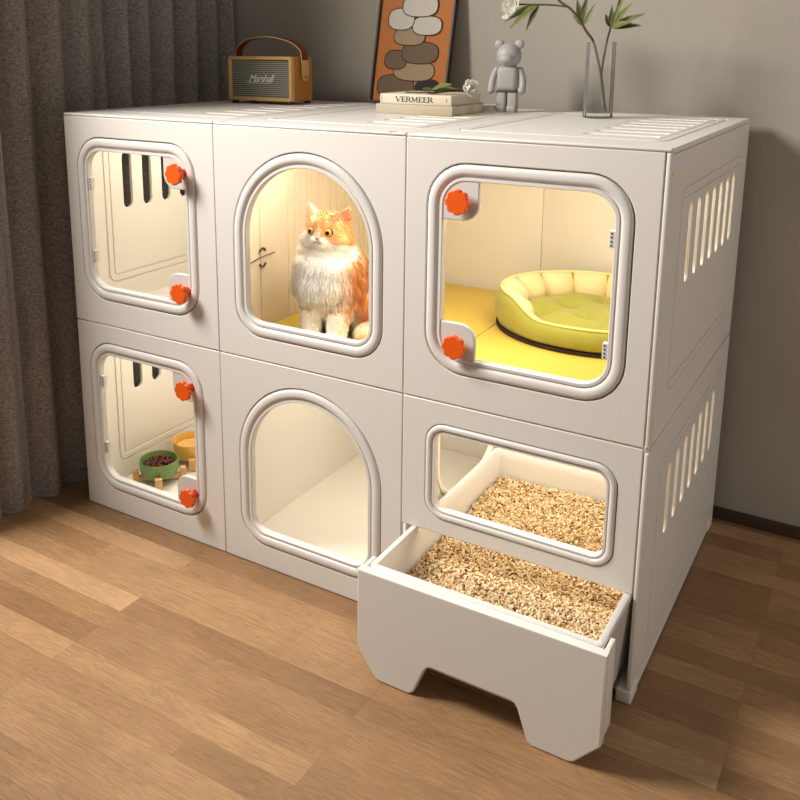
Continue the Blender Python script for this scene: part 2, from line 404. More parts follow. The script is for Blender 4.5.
MODS = {}
def module(col, row, label):
    x0 = (0, .497, .998)[col]; x1 = (.497, .998, W3)[col]; z0 = (0.001, ZM+.001)[row]; z1 = (ZM-.001, H)[row]
    t = thing('cabinet_module', label, 'pet cabinet', ((x0+x1)/2, D/2, z0), group='cat cabinet modules', world=True)
    MODS[col, row] = (t, x0, x1, z0, z1)
    return t, x0, x1, z0, z1
def common(t, x0, x1, z0, z1, col, row, left=True, lextra=(), lslots=False):
    if left:
        side_panel(t, 'side_panel', x0+.0062, z0, z1-(.008 if row else 0), lslots, lextra, fr=(col == 0))
    if col == 2: side_panel(t, 'side_panel', x1-.0065, z0, z1-(.008 if row else 0), True)
    if row: 
        flat_panel(t, 'top_panel', z1-.0045, x0, x1)
        bm = bmesh.new(); box(bm, x0+.0012, x1-.0012, -.0004, .0165, z1-.0062, z1+.0008, .0030, 3); obj('top_rail', bm, PLASTIC, t)
    flat_panel(t, 'floor_panel', z0+(.007 if row else .012), x0, x1, False, fr=False, y0=.020)
    bm = bmesh.new(); box(bm, x0+.0006, x1-.0006, D+.0005, D+.009, z0+.0005, z1-.0005, .001); obj('back_panel', bm, PLASTIC, t)
    if col != 1:
        xc = x0+.0045 if col == 0 else x1-.0055
        bm = bmesh.new(); box(bm, xc-.0045, xc+.0045, .0005 if col == 2 else .013, .0165, z0+.001, z1-.0066, .003, 3); obj('corner_post', bm, BEAD, t)
    if col == 2:
        for z in ((z0+.045,) if row else (z1-.045,))+((z1-.045,) if row else ()): clip(t, x1-.0035, z)
        if not row:
            bm = bmesh.new(); box(bm, x1-.03, x1+.001, -.002, .05, .0008, .030, .004, 3); obj('foot', bm, PLASTIC, t)
            bm = bmesh.new(); box(bm, x1-.03, x1+.001, D-.05, D, .0008, .030, .004, 3); obj('foot', bm, PLASTIC, t)
def front(t, x0, x1, z0, z1, f, col, row):
    return front_panel(t, x0+.0008, x1-(.0008 if col < 2 else .0115), z0+.0005, z1-(.0005 if not row else .0064), f)

def clip_hole(t, x):
    bm = bmesh.new(); box(bm, x-.006, x+.006, .004, .0065, H+.0004, H+.0014); box(bm, x-.007, x-.0045, .0, .0065, H+.0004, H+.0014); obj('clip_hole', bm, DARK, t, False)
# column of small square doors on the left
for row, lab in ((1, 'upper left white cabinet module with square door and dark vent slots inside'), (0, 'lower left white cabinet module with square door and food bowls inside')):
    t, x0, x1, z0, z1 = module(0, row, lab)
    f = rr_f(.040, .440, z0+(.066 if row else .063), z0+(.490 if row else .484), .082)
    front(t, x0, x1, z0, z1, f, 0, row); common(t, x0, x1, z0, z1, 0, row, lslots=True)
    dz = z0-(ZM+.001)
    d = frame_ring(t, f, 'door'); pane(d, f)
    latch_plate(d, .338, .414, .915+dz, 1.000+dz, (.034, .004, .055, .004))
    latch_plate(d, .338, .414, .622+dz, .708+dz, (.004, .055, .004, .034))
    for z in (.9535, .6665): knob(d, .401, z+dz+.002, .012)
    for z in (.905, .715): hinge(d, .083, z+dz, 1)
# the two arched units
for row, lab in ((1, 'upper middle white cabinet module with arched window, cat sitting inside'), (0, 'lower middle white cabinet module with empty arched window')):
    t, x0, x1, z0, z1 = module(1, row, lab)
    f = arch(.549, .947, z0+(.055 if row else .058), z0+(.492 if row else .487), .075)
    front(t, x0, x1, z0, z1, f, 1, row); common(t, x0, x1, z0, z1, 1, row)
    fr = frame_ring(t, f, 'window_frame'); pane(fr, f)
    if row:
        for q in (.531, .966): clip_hole(t, q)
        # ribbed lining boards on the partition, with a small ring latch
        bm = bmesh.new(); y = .03; rng = random.Random(5)
        while y < .76:
            wd = rng.choice((.018, .024, .03)) if y > .17 else .116
            box(bm, .5085, .5125, y, min(y+wd, .77)-.0022, z0+.016, z1-.016, .0012, 1); y += wd
        obj('lining', bm, mat('pale_pine', srgb(228, 216, 196), .55, var=.05, vscale=14), t, label='pale ribbed wood lining board')
        bm = bmesh.new()
        for zc, a0 in ((.752, 0), (.722, PI)):
            tube(bm, [(.5155, .150+.011*math.cos(a), zc+.008*math.sin(a)) for a in [a0+PI*k/10 for k in range(11)]], .0024, 8)
        tube(bm, [(.5150, .10, .731), (.5150, .14, .738), (.5150, .2, .741)], .0011, 6)
        obj('latch', bm, mat('dark_bronze', srgb(62, 40, 22), .4), t, label='small dark ring latch')
# right column: big door above, litter window and drawer below
t, x0, x1, z0, z1 = module(2, 1, 'upper right white cabinet module with large square door and pet bed inside')
f = rr_f(1.046, 1.455, .600, 1.030, .085)
front(t, x0, x1, z0, z1, f, 2, 1); common(t, x0, x1, z0, z1, 2, 1, left=False)
d = frame_ring(t, f, 'door'); pane(d, f)
latch_plate(d, 1.073, 1.157, .917, 1.003, (.004, .034, .004, .055))
latch_plate(d, 1.073, 1.157, .627, .708, (.055, .004, .034, .004))
for z in (.9555, .6635): knob(d, 1.1205, z)
for z in (.914, .705): hinge(d, 1.416, z, -1)
t, x0, x1, z0, z1 = module(2, 0, 'lower right white cabinet module with wide litter window and open drawer')
f = rr_f(1.053, 1.457, .270, .487, .045)
me = poly2d(rrect(x0+.0008, x1-.0115, .2365, z1-.0005, .002, 2), [f(0)], .012, .0018, 2); me.transform(XZ(.006))
obj('front_panel', me, PLASTIC, t, angle=50)
hole = rrect(.155, .50, .205, .465, (.11, .11, .06, .06), 10)
common(t, x0, x1, z0, z1, 2, 0, lextra=[hole])
fr = frame_ring(t, f, 'window_frame', .62); pane(fr, f)
bm = bmesh.new()
ring(bm, rr_f(.155, .50, .205, .465, (.11, .11, .06, .06), 10), [(-.014, .0045), (-.013, .008), (-.004, .009), (0, .006), (.0005, -.003)], basis((x0+.0062, 0, 0), (0, 1, 0), (0, 0, 1), (1, 0, 0)), closed=False)
obj('opening_rim', bm, INNER, t)
# drawer
DY = -.2; dx0, dx1 = 1.010, 1.5085
outl = [(1.010, .236), (1.010, .062), (1.052, .004), (1.062, .001), (1.128, .001), (1.139, .008), (1.162, .066), (1.170, .0755), (1.178, .078),
        (1.340, .078), (1.348, .0745), (1.354, .066), (1.374, .008), (1.384, .001), (1.452, .001), (1.463, .005), (1.5085, .057), (1.5085, .236)]
bm = bmesh.new(); me = poly2d(outl, [], .022, .003, 3); joinmesh(bm, me, XZ(DY+.011))
box(bm, dx1-.010, dx1-.0005, DY+.016, DY+.060, .062, .234, .002)
box(bm, dx0+.0005, dx0+.010, DY+.016, DY+.060, .062, .234, .002)
dr = obj('drawer', bm, PLASTIC, t, angle=50)
bm = bmesh.new()
tx0, tx1, ty0, ty1 = 1.0225, 1.4955, DY+.0225, .46
def rect_f(x0, x1, y0, y1):
    def g(ix, taper=0): return rrect(x0+ix, x1-ix, y0+ix, y1-ix, max(.012-ix*.5, .003), 4)
    return g
g = rect_f(tx0, tx1, ty0, ty1)
ring(bm, g, [(.020, .040), (.016, .05), (.002, .222), (0, .224), (0, .234), (.002, .236), (.012, .236), (.0135, .234), (.017, .218), (.024, .060)], Matrix.Identity(4), closed=False)
for i, z in ((.020, .040), (.024, .060)):
    bm.faces.new([bm.verts.new((p[0], p[1], z)) for p in g(i)])
bmesh.ops.remove_doubles(bm, verts=bm.verts[:], dist=.00005)
obj('tray', bm, BEAD, dr, angle=50)

# ------------------------------------------------------------------ litter
def litter():
    rng = random.Random(11); verts = []; faces = []; cols = []
    x0, x1, y0, y1 = tx0+.022, tx1-.022, ty0+.022, ty1-.022
    def hgt(x, y): return .158+.010*noise.noise((x*7, y*7, 0))+.012*max(0, (x-1.05)/.45)+.010*max(0, y/.45)
    pal = [srgb(236, 214, 176), srgb(226, 198, 152), srgb(210, 178, 130), srgb(244, 228, 196), srgb(170, 128, 84), srgb(232, 206, 164)]  # darkest tone stands in for shadow specks between the pellets
    # bed under the pellets
    NX, NY = 36, 46
    for i in range(NX+1):
        for j in range(NY+1):
            x = x0+(x1-x0)*i/NX; y = y0+(y1-y0)*j/NY; verts.append((x, y, hgt(x, y)-.004))
    for i in range(NX):
        for j in range(NY):
            a = i*(NY+1)+j; faces.append((a, a+NY+1, a+NY+2, a+1)); cols.append(srgb(120, 82, 42))
    for k in range(19000):
        x = rng.uniform(x0+.004, x1-.004); y = rng.uniform(y0+.004, y1-.004); z = hgt(x, y)+rng.uniform(-.004, .004)
        l = rng.uniform(.0026, .0050); r = rng.uniform(.0015, .0022)
        a = rng.uniform(0, 2*PI); e = rng.uniform(-.7, .7)
        d = Vector((math.cos(a)*math.cos(e), math.sin(a)*math.cos(e), math.sin(e))); u = d.orthogonal().normalized(); v = d.cross(u)
        b = len(verts); c = Vector((x, y, z))
        for s in (-1, 1):
            for q in range(5):
                t_ = 2*PI*q/5; p = c+d*l*s+(u*math.cos(t_)+v*math.sin(t_))*r; verts.append(p[:])
        col = rng.choice(pal)
        for q in range(5):
            faces.append((b+q, b+(q+1) % 5, b+5+(q+1) % 5, b+5+q)); cols.append(col)
        faces.append(tuple(b+q for q in range(4, -1, -1))); faces.append(tuple(b+5+q for q in range(5))); cols += [col, col]
    me = bpy.data.meshes.new('litter'); me.from_pydata([tuple(v) for v in verts], [], faces)
    at = me.color_attributes.new('tone', 'FLOAT_COLOR', 'CORNER'); buf = []
    for p, c in zip(me.polygons, cols): buf += list(c)*p.loop_total
    at.data.foreach_set('color', buf)
    o = obj('cat_litter', me, attr_mat('wood_pellets', 'tone', .8, .2), None, False)
    tag(o, 'pale wood pellet litter filling the open drawer tray', 'cat litter', kind='stuff')
litter()

# ------------------------------------------------------------------ mats and bed in the upper cells
ZF = ZM+.001+.0125
o = obj('floor_mat', Box(1.0005, 1.488, .030, D-.014, ZF, ZF+.011, bev=.002), MATY); tag(o, 'yellow floor mat under the green oval pet bed', 'mat', 'yellow floor mats')
o = obj('floor_mat', Box(.515, .9985, .030, D-.014, ZF, ZF+.011, bev=.002), MATY); tag(o, 'yellow floor mat under the sitting cat', 'mat', 'yellow floor mats')
ZMAT = ZF+.0115

def pet_bed():
    cx, cy = 1.226, .560; rx, ry = .246, .208
    t = thing('pet_bed', 'green oval pet bed with cream tufted lining behind the large door', 'pet bed', (cx, cy, ZMAT))
    N = 120
    def hh(a):      # rim height, with a dip facing the door
        d = math.atan2(math.sin(a+PI/2-.10), math.cos(a+PI/2-.10))
        k = min(1, max(0, (abs(d)-.40)/.50)); k = k*k*(3-2*k)
        return .060+.038*k
    NS = 15
    def sc(a): return abs(math.sin(NS*a/2))**.55
    def P(a, s, z): return (rx*s*math.cos(a), ry*s*math.sin(a), z)
    bm = bmesh.new(); prof = [(.90, 0.006), (.965, .012), (1.0, .35), (1.005, .6), (.985, .85), (.945, 1.0), (.90, .97), (.86, .80), (.84, .30)]
    L = []
    for s, q in prof:
        L.append([bm.verts.new(P(a, s*(1+.004*math.sin(9*a+q*4)), q*hh(a) if q > .02 else q)) for a in [2*PI*k/N for k in range(N)]])
    for i in range(len(L)-1):
        for k in range(N): bm.faces.new((L[i][k], L[i][(k+1) % N], L[i+1][(k+1) % N], L[i+1][k]))
    obj('outer_wall', bm, BEDG, t, angle=80)
    bm = bmesh.new(); L = []
    for q, s, bul in ((.985, .935, .0), (1.01, .90, .015), (.95, .855, .03), (.80, .80, .055), (.62, .77, .06), (.45, .765, .05), (.30, .78, .03)):
        row = []
        for a in [2*PI*k/(N*2) for k in range(N*2)]:
            h = hh(a); f = max(0, (h-.060)/.038); c = sc(a)
            ss = s-(bul*1.25*c-.05*(1-c)*min(1, bul/.03))*f+(1-f)*(.06 if q < .95 else .0)
            row.append(bm.verts.new(P(a, ss, q*h+.007*(c-.5)*f)))
        L.append(row)
    for i in range(len(L)-1):
        for k in range(2*N): bm.faces.new((L[i][k], L[i][(k+1) % (2*N)], L[i+1][(k+1) % (2*N)], L[i+1][k]))
    obj('bolster_lining', bm, BEDC, t, angle=80, label='cream tufted inner lining')
    bm = bmesh.new(); tube(bm, [P(a, .945, hh(a)*.995+.0015) for a in [2*PI*k/N for k in range(N)]], .0032, 6, closed=True)
    obj('piping', bm, PIPING, t, label='thin cream piping')
    bm = bmesh.new(); c = bm.verts.new((0, 0, .056)); prev = None; NR = 14; rows = []
    tufts = [(.06, .03), (-.07, .02), (.0, -.07), (.13, -.03), (-.10, -.06), (.0, .09)]
    for i in range(1, NR+1):
        s = .80*i/NR; row = []
        for k in range(N//2):
            a = 4*PI*k/N; x, y = rx*s*math.cos(a), ry*s*math.sin(a)
            z = .058-.022*max(0, (s-.5)/.3)**2*(1 if s > .5 else 0)
            for tx, ty in tufts:
                d2 = ((x-tx)**2+(y-ty)**2)/(.024**2); z -= .026*math.exp(-d2)
            z += .006*math.sin(34*x+8*y)*math.cos(30*y)
            row.append(bm.verts.new((x, y, max(z, .012))))
        rows.append(row)
    n = N//2
    for k in range(n): bm.faces.new((c, rows[0][k], rows[0][(k+1) % n]))
    for i in range(NR-1):
        for k in range(n): bm.faces.new((rows[i][k], rows[i+1][k], rows[i+1][(k+1) % n], rows[i][(k+1) % n]))
    obj('cushion', bm, BEDG, t, angle=80, label='plump green tufted cushion')
    bm = bmesh.new(); L = []
    for s, z in ((.88, .0004), (.985, .0004), (.99, .008), (.90, .009)):
        L.append([bm.verts.new(P(a, s, z)) for a in [2*PI*k/N for k in range(N)]])
    for i in range(3):
        for k in range(N): bm.faces.new((L[i][k], L[i][(k+1) % N], L[i+1][(k+1) % N], L[i+1][k]))
    bm.faces.new(L[0]); bm.faces.new(L[-1])
    obj('base', bm, BEDB, t, label='dark brown underside')
pet_bed()

# ------------------------------------------------------------------ food bowls on stands
WOODL = mat('pale_wood', srgb(214, 170, 112), .55, var=.08, vscale=40)
def bowl(cx, cy, zb, r, h, outer, inner, food, label, food_label, food_mat, kibble):
    t = thing('food_bowl', label, 'bowl', (cx, cy, zb), group='pet food bowls')
    bm = bmesh.new()
    lathe(bm, [(r*.72, .0), (r*.86, .004), (r*.97, h*.35), (r, h*.9), (r*.99, h), (r*.955, h), (r*.94, h*.9), (r*.88, h*.35), (r*.7, .009), (.001, .008)], 48, cap=False)
    bm.faces.new([v for v in bm.verts if abs(v.co.z) < 1e-6])
    o = obj('shell', bm, outer, t)
    ft = obj(food, kibble, food_mat, None)
    ft.location = (cx, cy, zb); tag(ft, food_label, 'pet food', kind='stuff')
def stand(cx, cy, rot, r, zt, label):
    t = thing('bowl_stand', label, 'stand', (cx, cy, ZB0), rot, group='wooden bowl stands')
    for q in range(2):
        n = bmesh.new(); box(n, -r-.006, r+.006, -.008, .008, .006, .0195, .001); n.transform(Matrix.Rotation(q*PI/2, 4, 'Z'))
        if q: n.transform(Matrix.Translation((0, 0, .0)))
        obj('crossbar', n, WOODL, t)
    for q in range(4):
        n = bmesh.new(); box(n, r+.0005, r+.0165, -.010, .010, .0, zt, .0015); n.transform(Matrix.Rotation(q*PI/2, 4, 'Z')); obj('leg', n, WOODL, t)
ZB0 = .0183
GB = mat('green_ceramic', srgb(112, 148, 84), .35); YB = mat('yellow_ceramic', srgb(226, 178, 84), .35)
def kib():
    bm = bmesh.new(); rng = random.Random(4)
    lathe(bm, [(.001, .030), (.047, .028), (.047, .024), (.001, .024)], 24, cap=False)
    for k in range(95):
        a = rng.uniform(0, 2*PI); q = .043*math.sqrt(rng.random()); ball(bm, (q*math.cos(a), q*math.sin(a), .034+.006*(1-q/.043)+rng.uniform(-.003, .003)), rng.uniform(.0042, .0055), 1)
    return bm
def mush():
    bm = bmesh.new(); lathe(bm, [(.001, .036), (.02, .035), (.047, .033), (.048, .028), (.001, .027)], 32, cap=False)
    for v in bm.verts: v.co.z += .002*noise.noise(v.co*90)
    return bm
bowl(.108, .168, ZB0+.020, .056, .048, GB, GB, 'kibble', 'green ceramic food bowl of brown kibble on wooden stand', 'dark brown kibble in the green bowl', mat('brown_kibble', srgb(92, 36, 26), .6), kib())
bowl(.104, .310, ZB0+.020, .056, .052, YB, YB, 'wet_food', 'yellow ceramic food bowl behind the green bowl', 'beige wet food in the yellow bowl', mat('beige_food', srgb(222, 178, 110), .6), mush())
stand(.108, .168, math.radians(-48), .058, .038, 'pale wooden cross stand under the green bowl')
stand(.104, .310, math.radians(-48), .058, .038, 'pale wooden cross stand under the yellow bowl')

# ------------------------------------------------------------------ the cat
def cat():
    ox, oy = .703, .196; t = thing('cat', 'fluffy orange and white cat sitting upright behind the arched window', 'cat', (ox, oy, ZMAT), math.radians(9))
    HC = Vector((.004, -.055, .256)); HR = Matrix.Rotation(math.radians(-2), 3, 'Z') @ Matrix.Rotation(math.radians(-4), 3, 'X')
    bm = bmesh.new()
    def hb(c, r, sub=3): ball(bm, HC+HR @ Vector(c), r, sub, HR)
    hb((0, 0, 0), (.056, .050, .045)); hb((0, -.003, .013), (.0505, .044, .040))
    for s in (-1, 1):
        hb((s*.032, -.006, -.013), (.031, .031, .026)); hb((s*.0095, -.045, -.011), (.0125, .012, .0098), 2)
        # ear: flattened tapered wedge
        n = bmesh.new(); bmesh.ops.create_cone(n, segments=16, radius1=.029, radius2=.004, depth=.054, cap_ends=True)
        mt = Matrix.Translation(HC+HR @ Vector((s*.042, .002, .044))) @ HR.to_4x4() @ Matrix.Rotation(s*.42, 4, 'Y') @ Matrix.Rotation(-s*.10, 4, 'Z') @ Matrix.Diagonal((1, .42, 1, 1)); join(bm, n, mt)
    hb((0, -.042, -.020), (.011, .012, .009), 2); hb((0, -.040, .006), (.012, .015, .016), 2)
    ball(bm, (-.004, -.038, .200), (.076, .056, .05), 3); ball(bm, (-.004, -.046, .172), (.086, .060, .055), 3); ball(bm, (-.006, -.048, .140), (.088, .060, .066), 3)
    ball(bm, (-.003, -.022, .105), (.078, .067, .07), 3); ball(bm, (.004, .035, .115), (.070, .085, .095), 3)
    ball(bm, (.002, .06, .07), (.078, .085, .068), 3)
    for s in (-1, 1):
        ball(bm, (s*.060, .045, .058), (.042, .066, .058), 3)
        for k in range(9):
            q = k/8; ball(bm, (s*(.037-.004*q), -.056-.018*q, .125-.108*q), .034-.010*q, 2)
        ball(bm, (s*.033, -.084, .0140), (.0235, .027, .0150), 2); ball(bm, (s*.072, -.012, .0145), (.021, .038, .0155), 2)
    tail = spline([(.02, .13, .035), (.075, .135, .03), (.115, .09, .028), (.122, .03, .026), (.105, -.025, .024), (.09, -.045, .022)], 6)
    for i, p in enumerate(tail): ball(bm, p, .028-.007*abs(i/len(tail)-.4), 2)
    me = bpy.data.meshes.new('b'); bm.to_mesh(me); bm.free()
    o = bpy.data.objects.new('b', me); COL.objects.link(o)
    r = o.modifiers.new('r', 'REMESH'); r.mode = 'VOXEL'; r.voxel_size = .0032
    s_ = o.modifiers.new('s', 'SMOOTH'); s_.factor = .5; s_.iterations = 7
    body = evalmesh(o); bpy.data.objects.remove(o)
    mz = min(v.co.z for v in body.vertices)
    body.transform(Matrix.Translation((0, 0, -mz+.0003)))
    WH = Vector(srgb(253, 250, 246)[:3]); CR = Vector(srgb(240, 214, 176)[:3]); OR = Vector(srgb(226, 166, 108)[:3]); DO = Vector(srgb(190, 116, 62)[:3]); PK = Vector(srgb(208, 112, 92)[:3])
    def ss(a, b, x):
        q = min(1, max(0, (x-a)/(b-a))); return q*q*(3-2*q)
    def coat(p):
        n = noise.noise(p*38)*.6+noise.noise(p*90)*.35
        h = HR.transposed() @ (p-HC)
        if p.z > .205 and h.length < .1:
            c = WH.copy()
            # mask: crown, brow and both sides of a white blaze; muzzle and cheeks white
            m = ss(-.006, .006, h.z-.004*n-(.002-.016*ss(.014, .034, h.x) if h.x > 0 else .012))
            blaze = 1-ss(.003, .008, abs(h.x+.001)+.002*n)
            if h.y < -.02 and h.z < .014: m *= 1-blaze
            stripe = .5+.5*math.sin(h.x*300+n*1.2)
            base = OR.lerp(CR, .12).lerp(DO, .45*stripe*ss(.016, .034, h.z))
            if h.x < -.005: base = base.lerp(CR, .62*ss(.0, .03, -h.x))
            c = c.lerp(base, m)
            if h.y > .02: c = c.lerp(OR, .6)
            # ears
            if h.z > .040 and abs(h.x) > .02:
                front_ = h.y < -.001
                ec = (PK if front_ else OR)
                if h.x < 0: ec = ec.lerp(Vector(srgb(244, 226, 204)[:3]), .65)
                c = c.lerp(ec, .8)
            return c
        c = WH.copy()
        m = ss(-.022, .040, p.y+.022*n+.25*max(0, p.x)-.014)       # back and flank
        if p.x > 0: m = max(m, ss(.046, .074, p.x+.016*n-.1*max(0, p.z-.17))*ss(.035, .06, p.z))
        m *= ss(.02, .05, p.z+.015*n)
        stripe = .5+.5*math.sin(p.z*150+p.y*60+n*4)
        c = c.lerp(OR.lerp(DO, .6*stripe), m)
        if p.y < .0:       # bands across the forelegs
            b = math.exp(-((p.z-.083-.1*abs(p.x)+.006*n)/.006)**2)*ss(.016, .028, abs(p.x)); c = c.lerp(OR, .75*b)
            b = math.exp(-((p.z-.112+.008*n)/.006)**2)*ss(.03, .045, p.x); c = c.lerp(DO, .6*b)
        if p.z < .05 and (p.x > .085 or p.y > .1): c = c.lerp(CR, .75)
        return c
    at = body.color_attributes.new('coat', 'FLOAT_COLOR', 'POINT'); buf = []
    for v in body.vertices: buf += [*coat(v.co), 1]
    at.data.foreach_set('color', buf)
    coatm = attr_mat('cat_coat', 'coat', .85, .15, .15); furm = attr_mat('cat_fur', 'coat', .9, .08, 0); nt = furm.node_tree
    tr = nt.nodes.new('ShaderNodeBsdfTranslucent'); mx = nt.nodes.new('ShaderNodeMixShader'); mx.inputs[0].default_value = .5
    nt.links.new(nt.nodes['Attribute'].outputs['Color'], tr.inputs[0]); nt.links.new(nt.nodes['Principled BSDF'].outputs[0], mx.inputs[1]); nt.links.new(tr.outputs[0], mx.inputs[2]); nt.links.new(mx.outputs[0], nt.nodes['Material Output'].inputs[0])
    bo = obj('body', body, coatm, t, angle=180)
    # fur locks
    rng = random.Random(9); body = bo.data
    tri = [(p.area, p) for p in body.polygons]; tot = sum(a for a, _ in tri)
    verts = []; faces = []; cols = []
    import bisect
    cum = []; acc = 0
    for a, p in tri: acc += a; cum.append(acc)
    for k in range(26000):
        p = tri[min(bisect.bisect(cum, rng.random()*acc), len(tri)-1)][1]
        c = Vector(p.center)+Vector((rng.uniform(-1, 1), rng.uniform(-1, 1), rng.uniform(-1, 1)))*.0016; n = Vector(p.normal)
        h = HR.transposed() @ (c-HC); head = c.z > .215 and h.length < .1
        face = head and h.y < -.018
        if c.z < .012: continue
        if face: L = rng.uniform(.002, .004)
        elif head: L = rng.uniform(.006, .012) if h.z < .01 else rng.uniform(.003, .006)
        elif c.z < .098 and c.y < -.035: L = rng.uniform(.004, .009)
        else: L = rng.uniform(.014, .026)
        if h.z > .045 and head: L = rng.uniform(.003, .006)
        d = Vector((0, .15, -1)) if not head else (Vector((h.x*14, .4, -.3)) if h.z < .01 else Vector((h.x*9, .9, .05)))
        if face: d = Vector((h.x*14, .5, (h.z+.004)*30))
        if c.y > .0 and c.z < .12: d = Vector((.2*(1 if c.x > 0 else -1), .4, -.8))
        d = d.normalized()*(1.0)+n*(.34 if not face else .2)+Vector((rng.uniform(-1, 1), rng.uniform(-1, 1), rng.uniform(-1, 1)))*(.12 if head else .22)
        d.normalize(); u = d.cross(n)
        if u.length < 1e-3: continue
        u = u.normalized()*rng.uniform(.0008, .0015)*(.6 if face else 1); b = len(verts)
        m1 = c+d*L*.55+n*.0012; e = c+d*L-n*L*.15
        if e.z < .001: e.z = .001
        if m1.z < .001: m1.z = .001
        verts += [c-u, c+u, m1+u*.8, m1-u*.8, e]; faces += [(b, b+1, b+2, b+3), (b+3, b+2, b+4)]
        cc = coat(c)*rng.uniform(.92, 1.04); cols += [[*cc, 1]]*5
    fm = bpy.data.meshes.new('fur'); fm.from_pydata([v[:] for v in verts], [], faces)
    fa = fm.color_attributes.new('coat', 'FLOAT_COLOR', 'POINT'); fa.data.foreach_set('color', [x for c in cols for x in c])
    obj('fur', fm, furm, t, angle=180)
    AM = mat('amber_iris', srgb(196, 140, 70), .1); BK = mat('black_pupil', srgb(12, 10, 10), .06); WT = mat('pale_eye', srgb(246, 240, 225), .2)
    off = Vector((0, 0, -mz))
    for s in (-1, 1):
        ec = HC+off+HR @ Vector((s*.0212, -.0390, .0085))
        bm = bmesh.new(); ball(bm, ec, .0112, 3)
        look = (HR @ Vector((s*.22-.10, -1, .05))).normalized()
        for f_ in bm.faces:
            q = (f_.calc_center_median()-ec).normalized().dot(look)
            f_.material_index = 1 if q > .91 else (0 if q > .55 else 1)
        eo = obj('eye', bm, [AM, BK], t, label='round amber eye')
    bm = bmesh.new(); ball(bm, HC+off+HR @ Vector((0, -.0570, -.0045)), (.0048, .0035, .0034), 2); obj('nose', bm, mat('pink_nose', srgb(188, 96, 84), .5), t, label='small pink nose')
    bm = bmesh.new(); m0 = Vector((0, -.0612, -.012))
    for s in (-1, 1): tube(bm, [HC+off+HR @ (Vector(q)) for q in ((0, -.0572, -.007), (0, -.0572, -.012), (s*.004, -.0565, -.0155), (s*.009, -.0540, -.0155))], .0010, 5)
    obj('mouth', bm, mat('dark_lip', srgb(96, 48, 40), .6), t)
    WM = mat('white_whisker', srgb(250, 248, 244), .4)
    for s in (-1, 1):
        for k in range(3):
            bm = bmesh.new(); a = Vector((s*.014, -.053, -.009-.003*k)); tube(bm, [HC+off+HR @ q for q in (a, a+Vector((s*.022, -.006, .002-.004*k)), a+Vector((s*.048, .002, -.004-.008*k)))], [.0004, .0003, .0001], 4)
            obj('whisker', bm, WM, t)
cat()

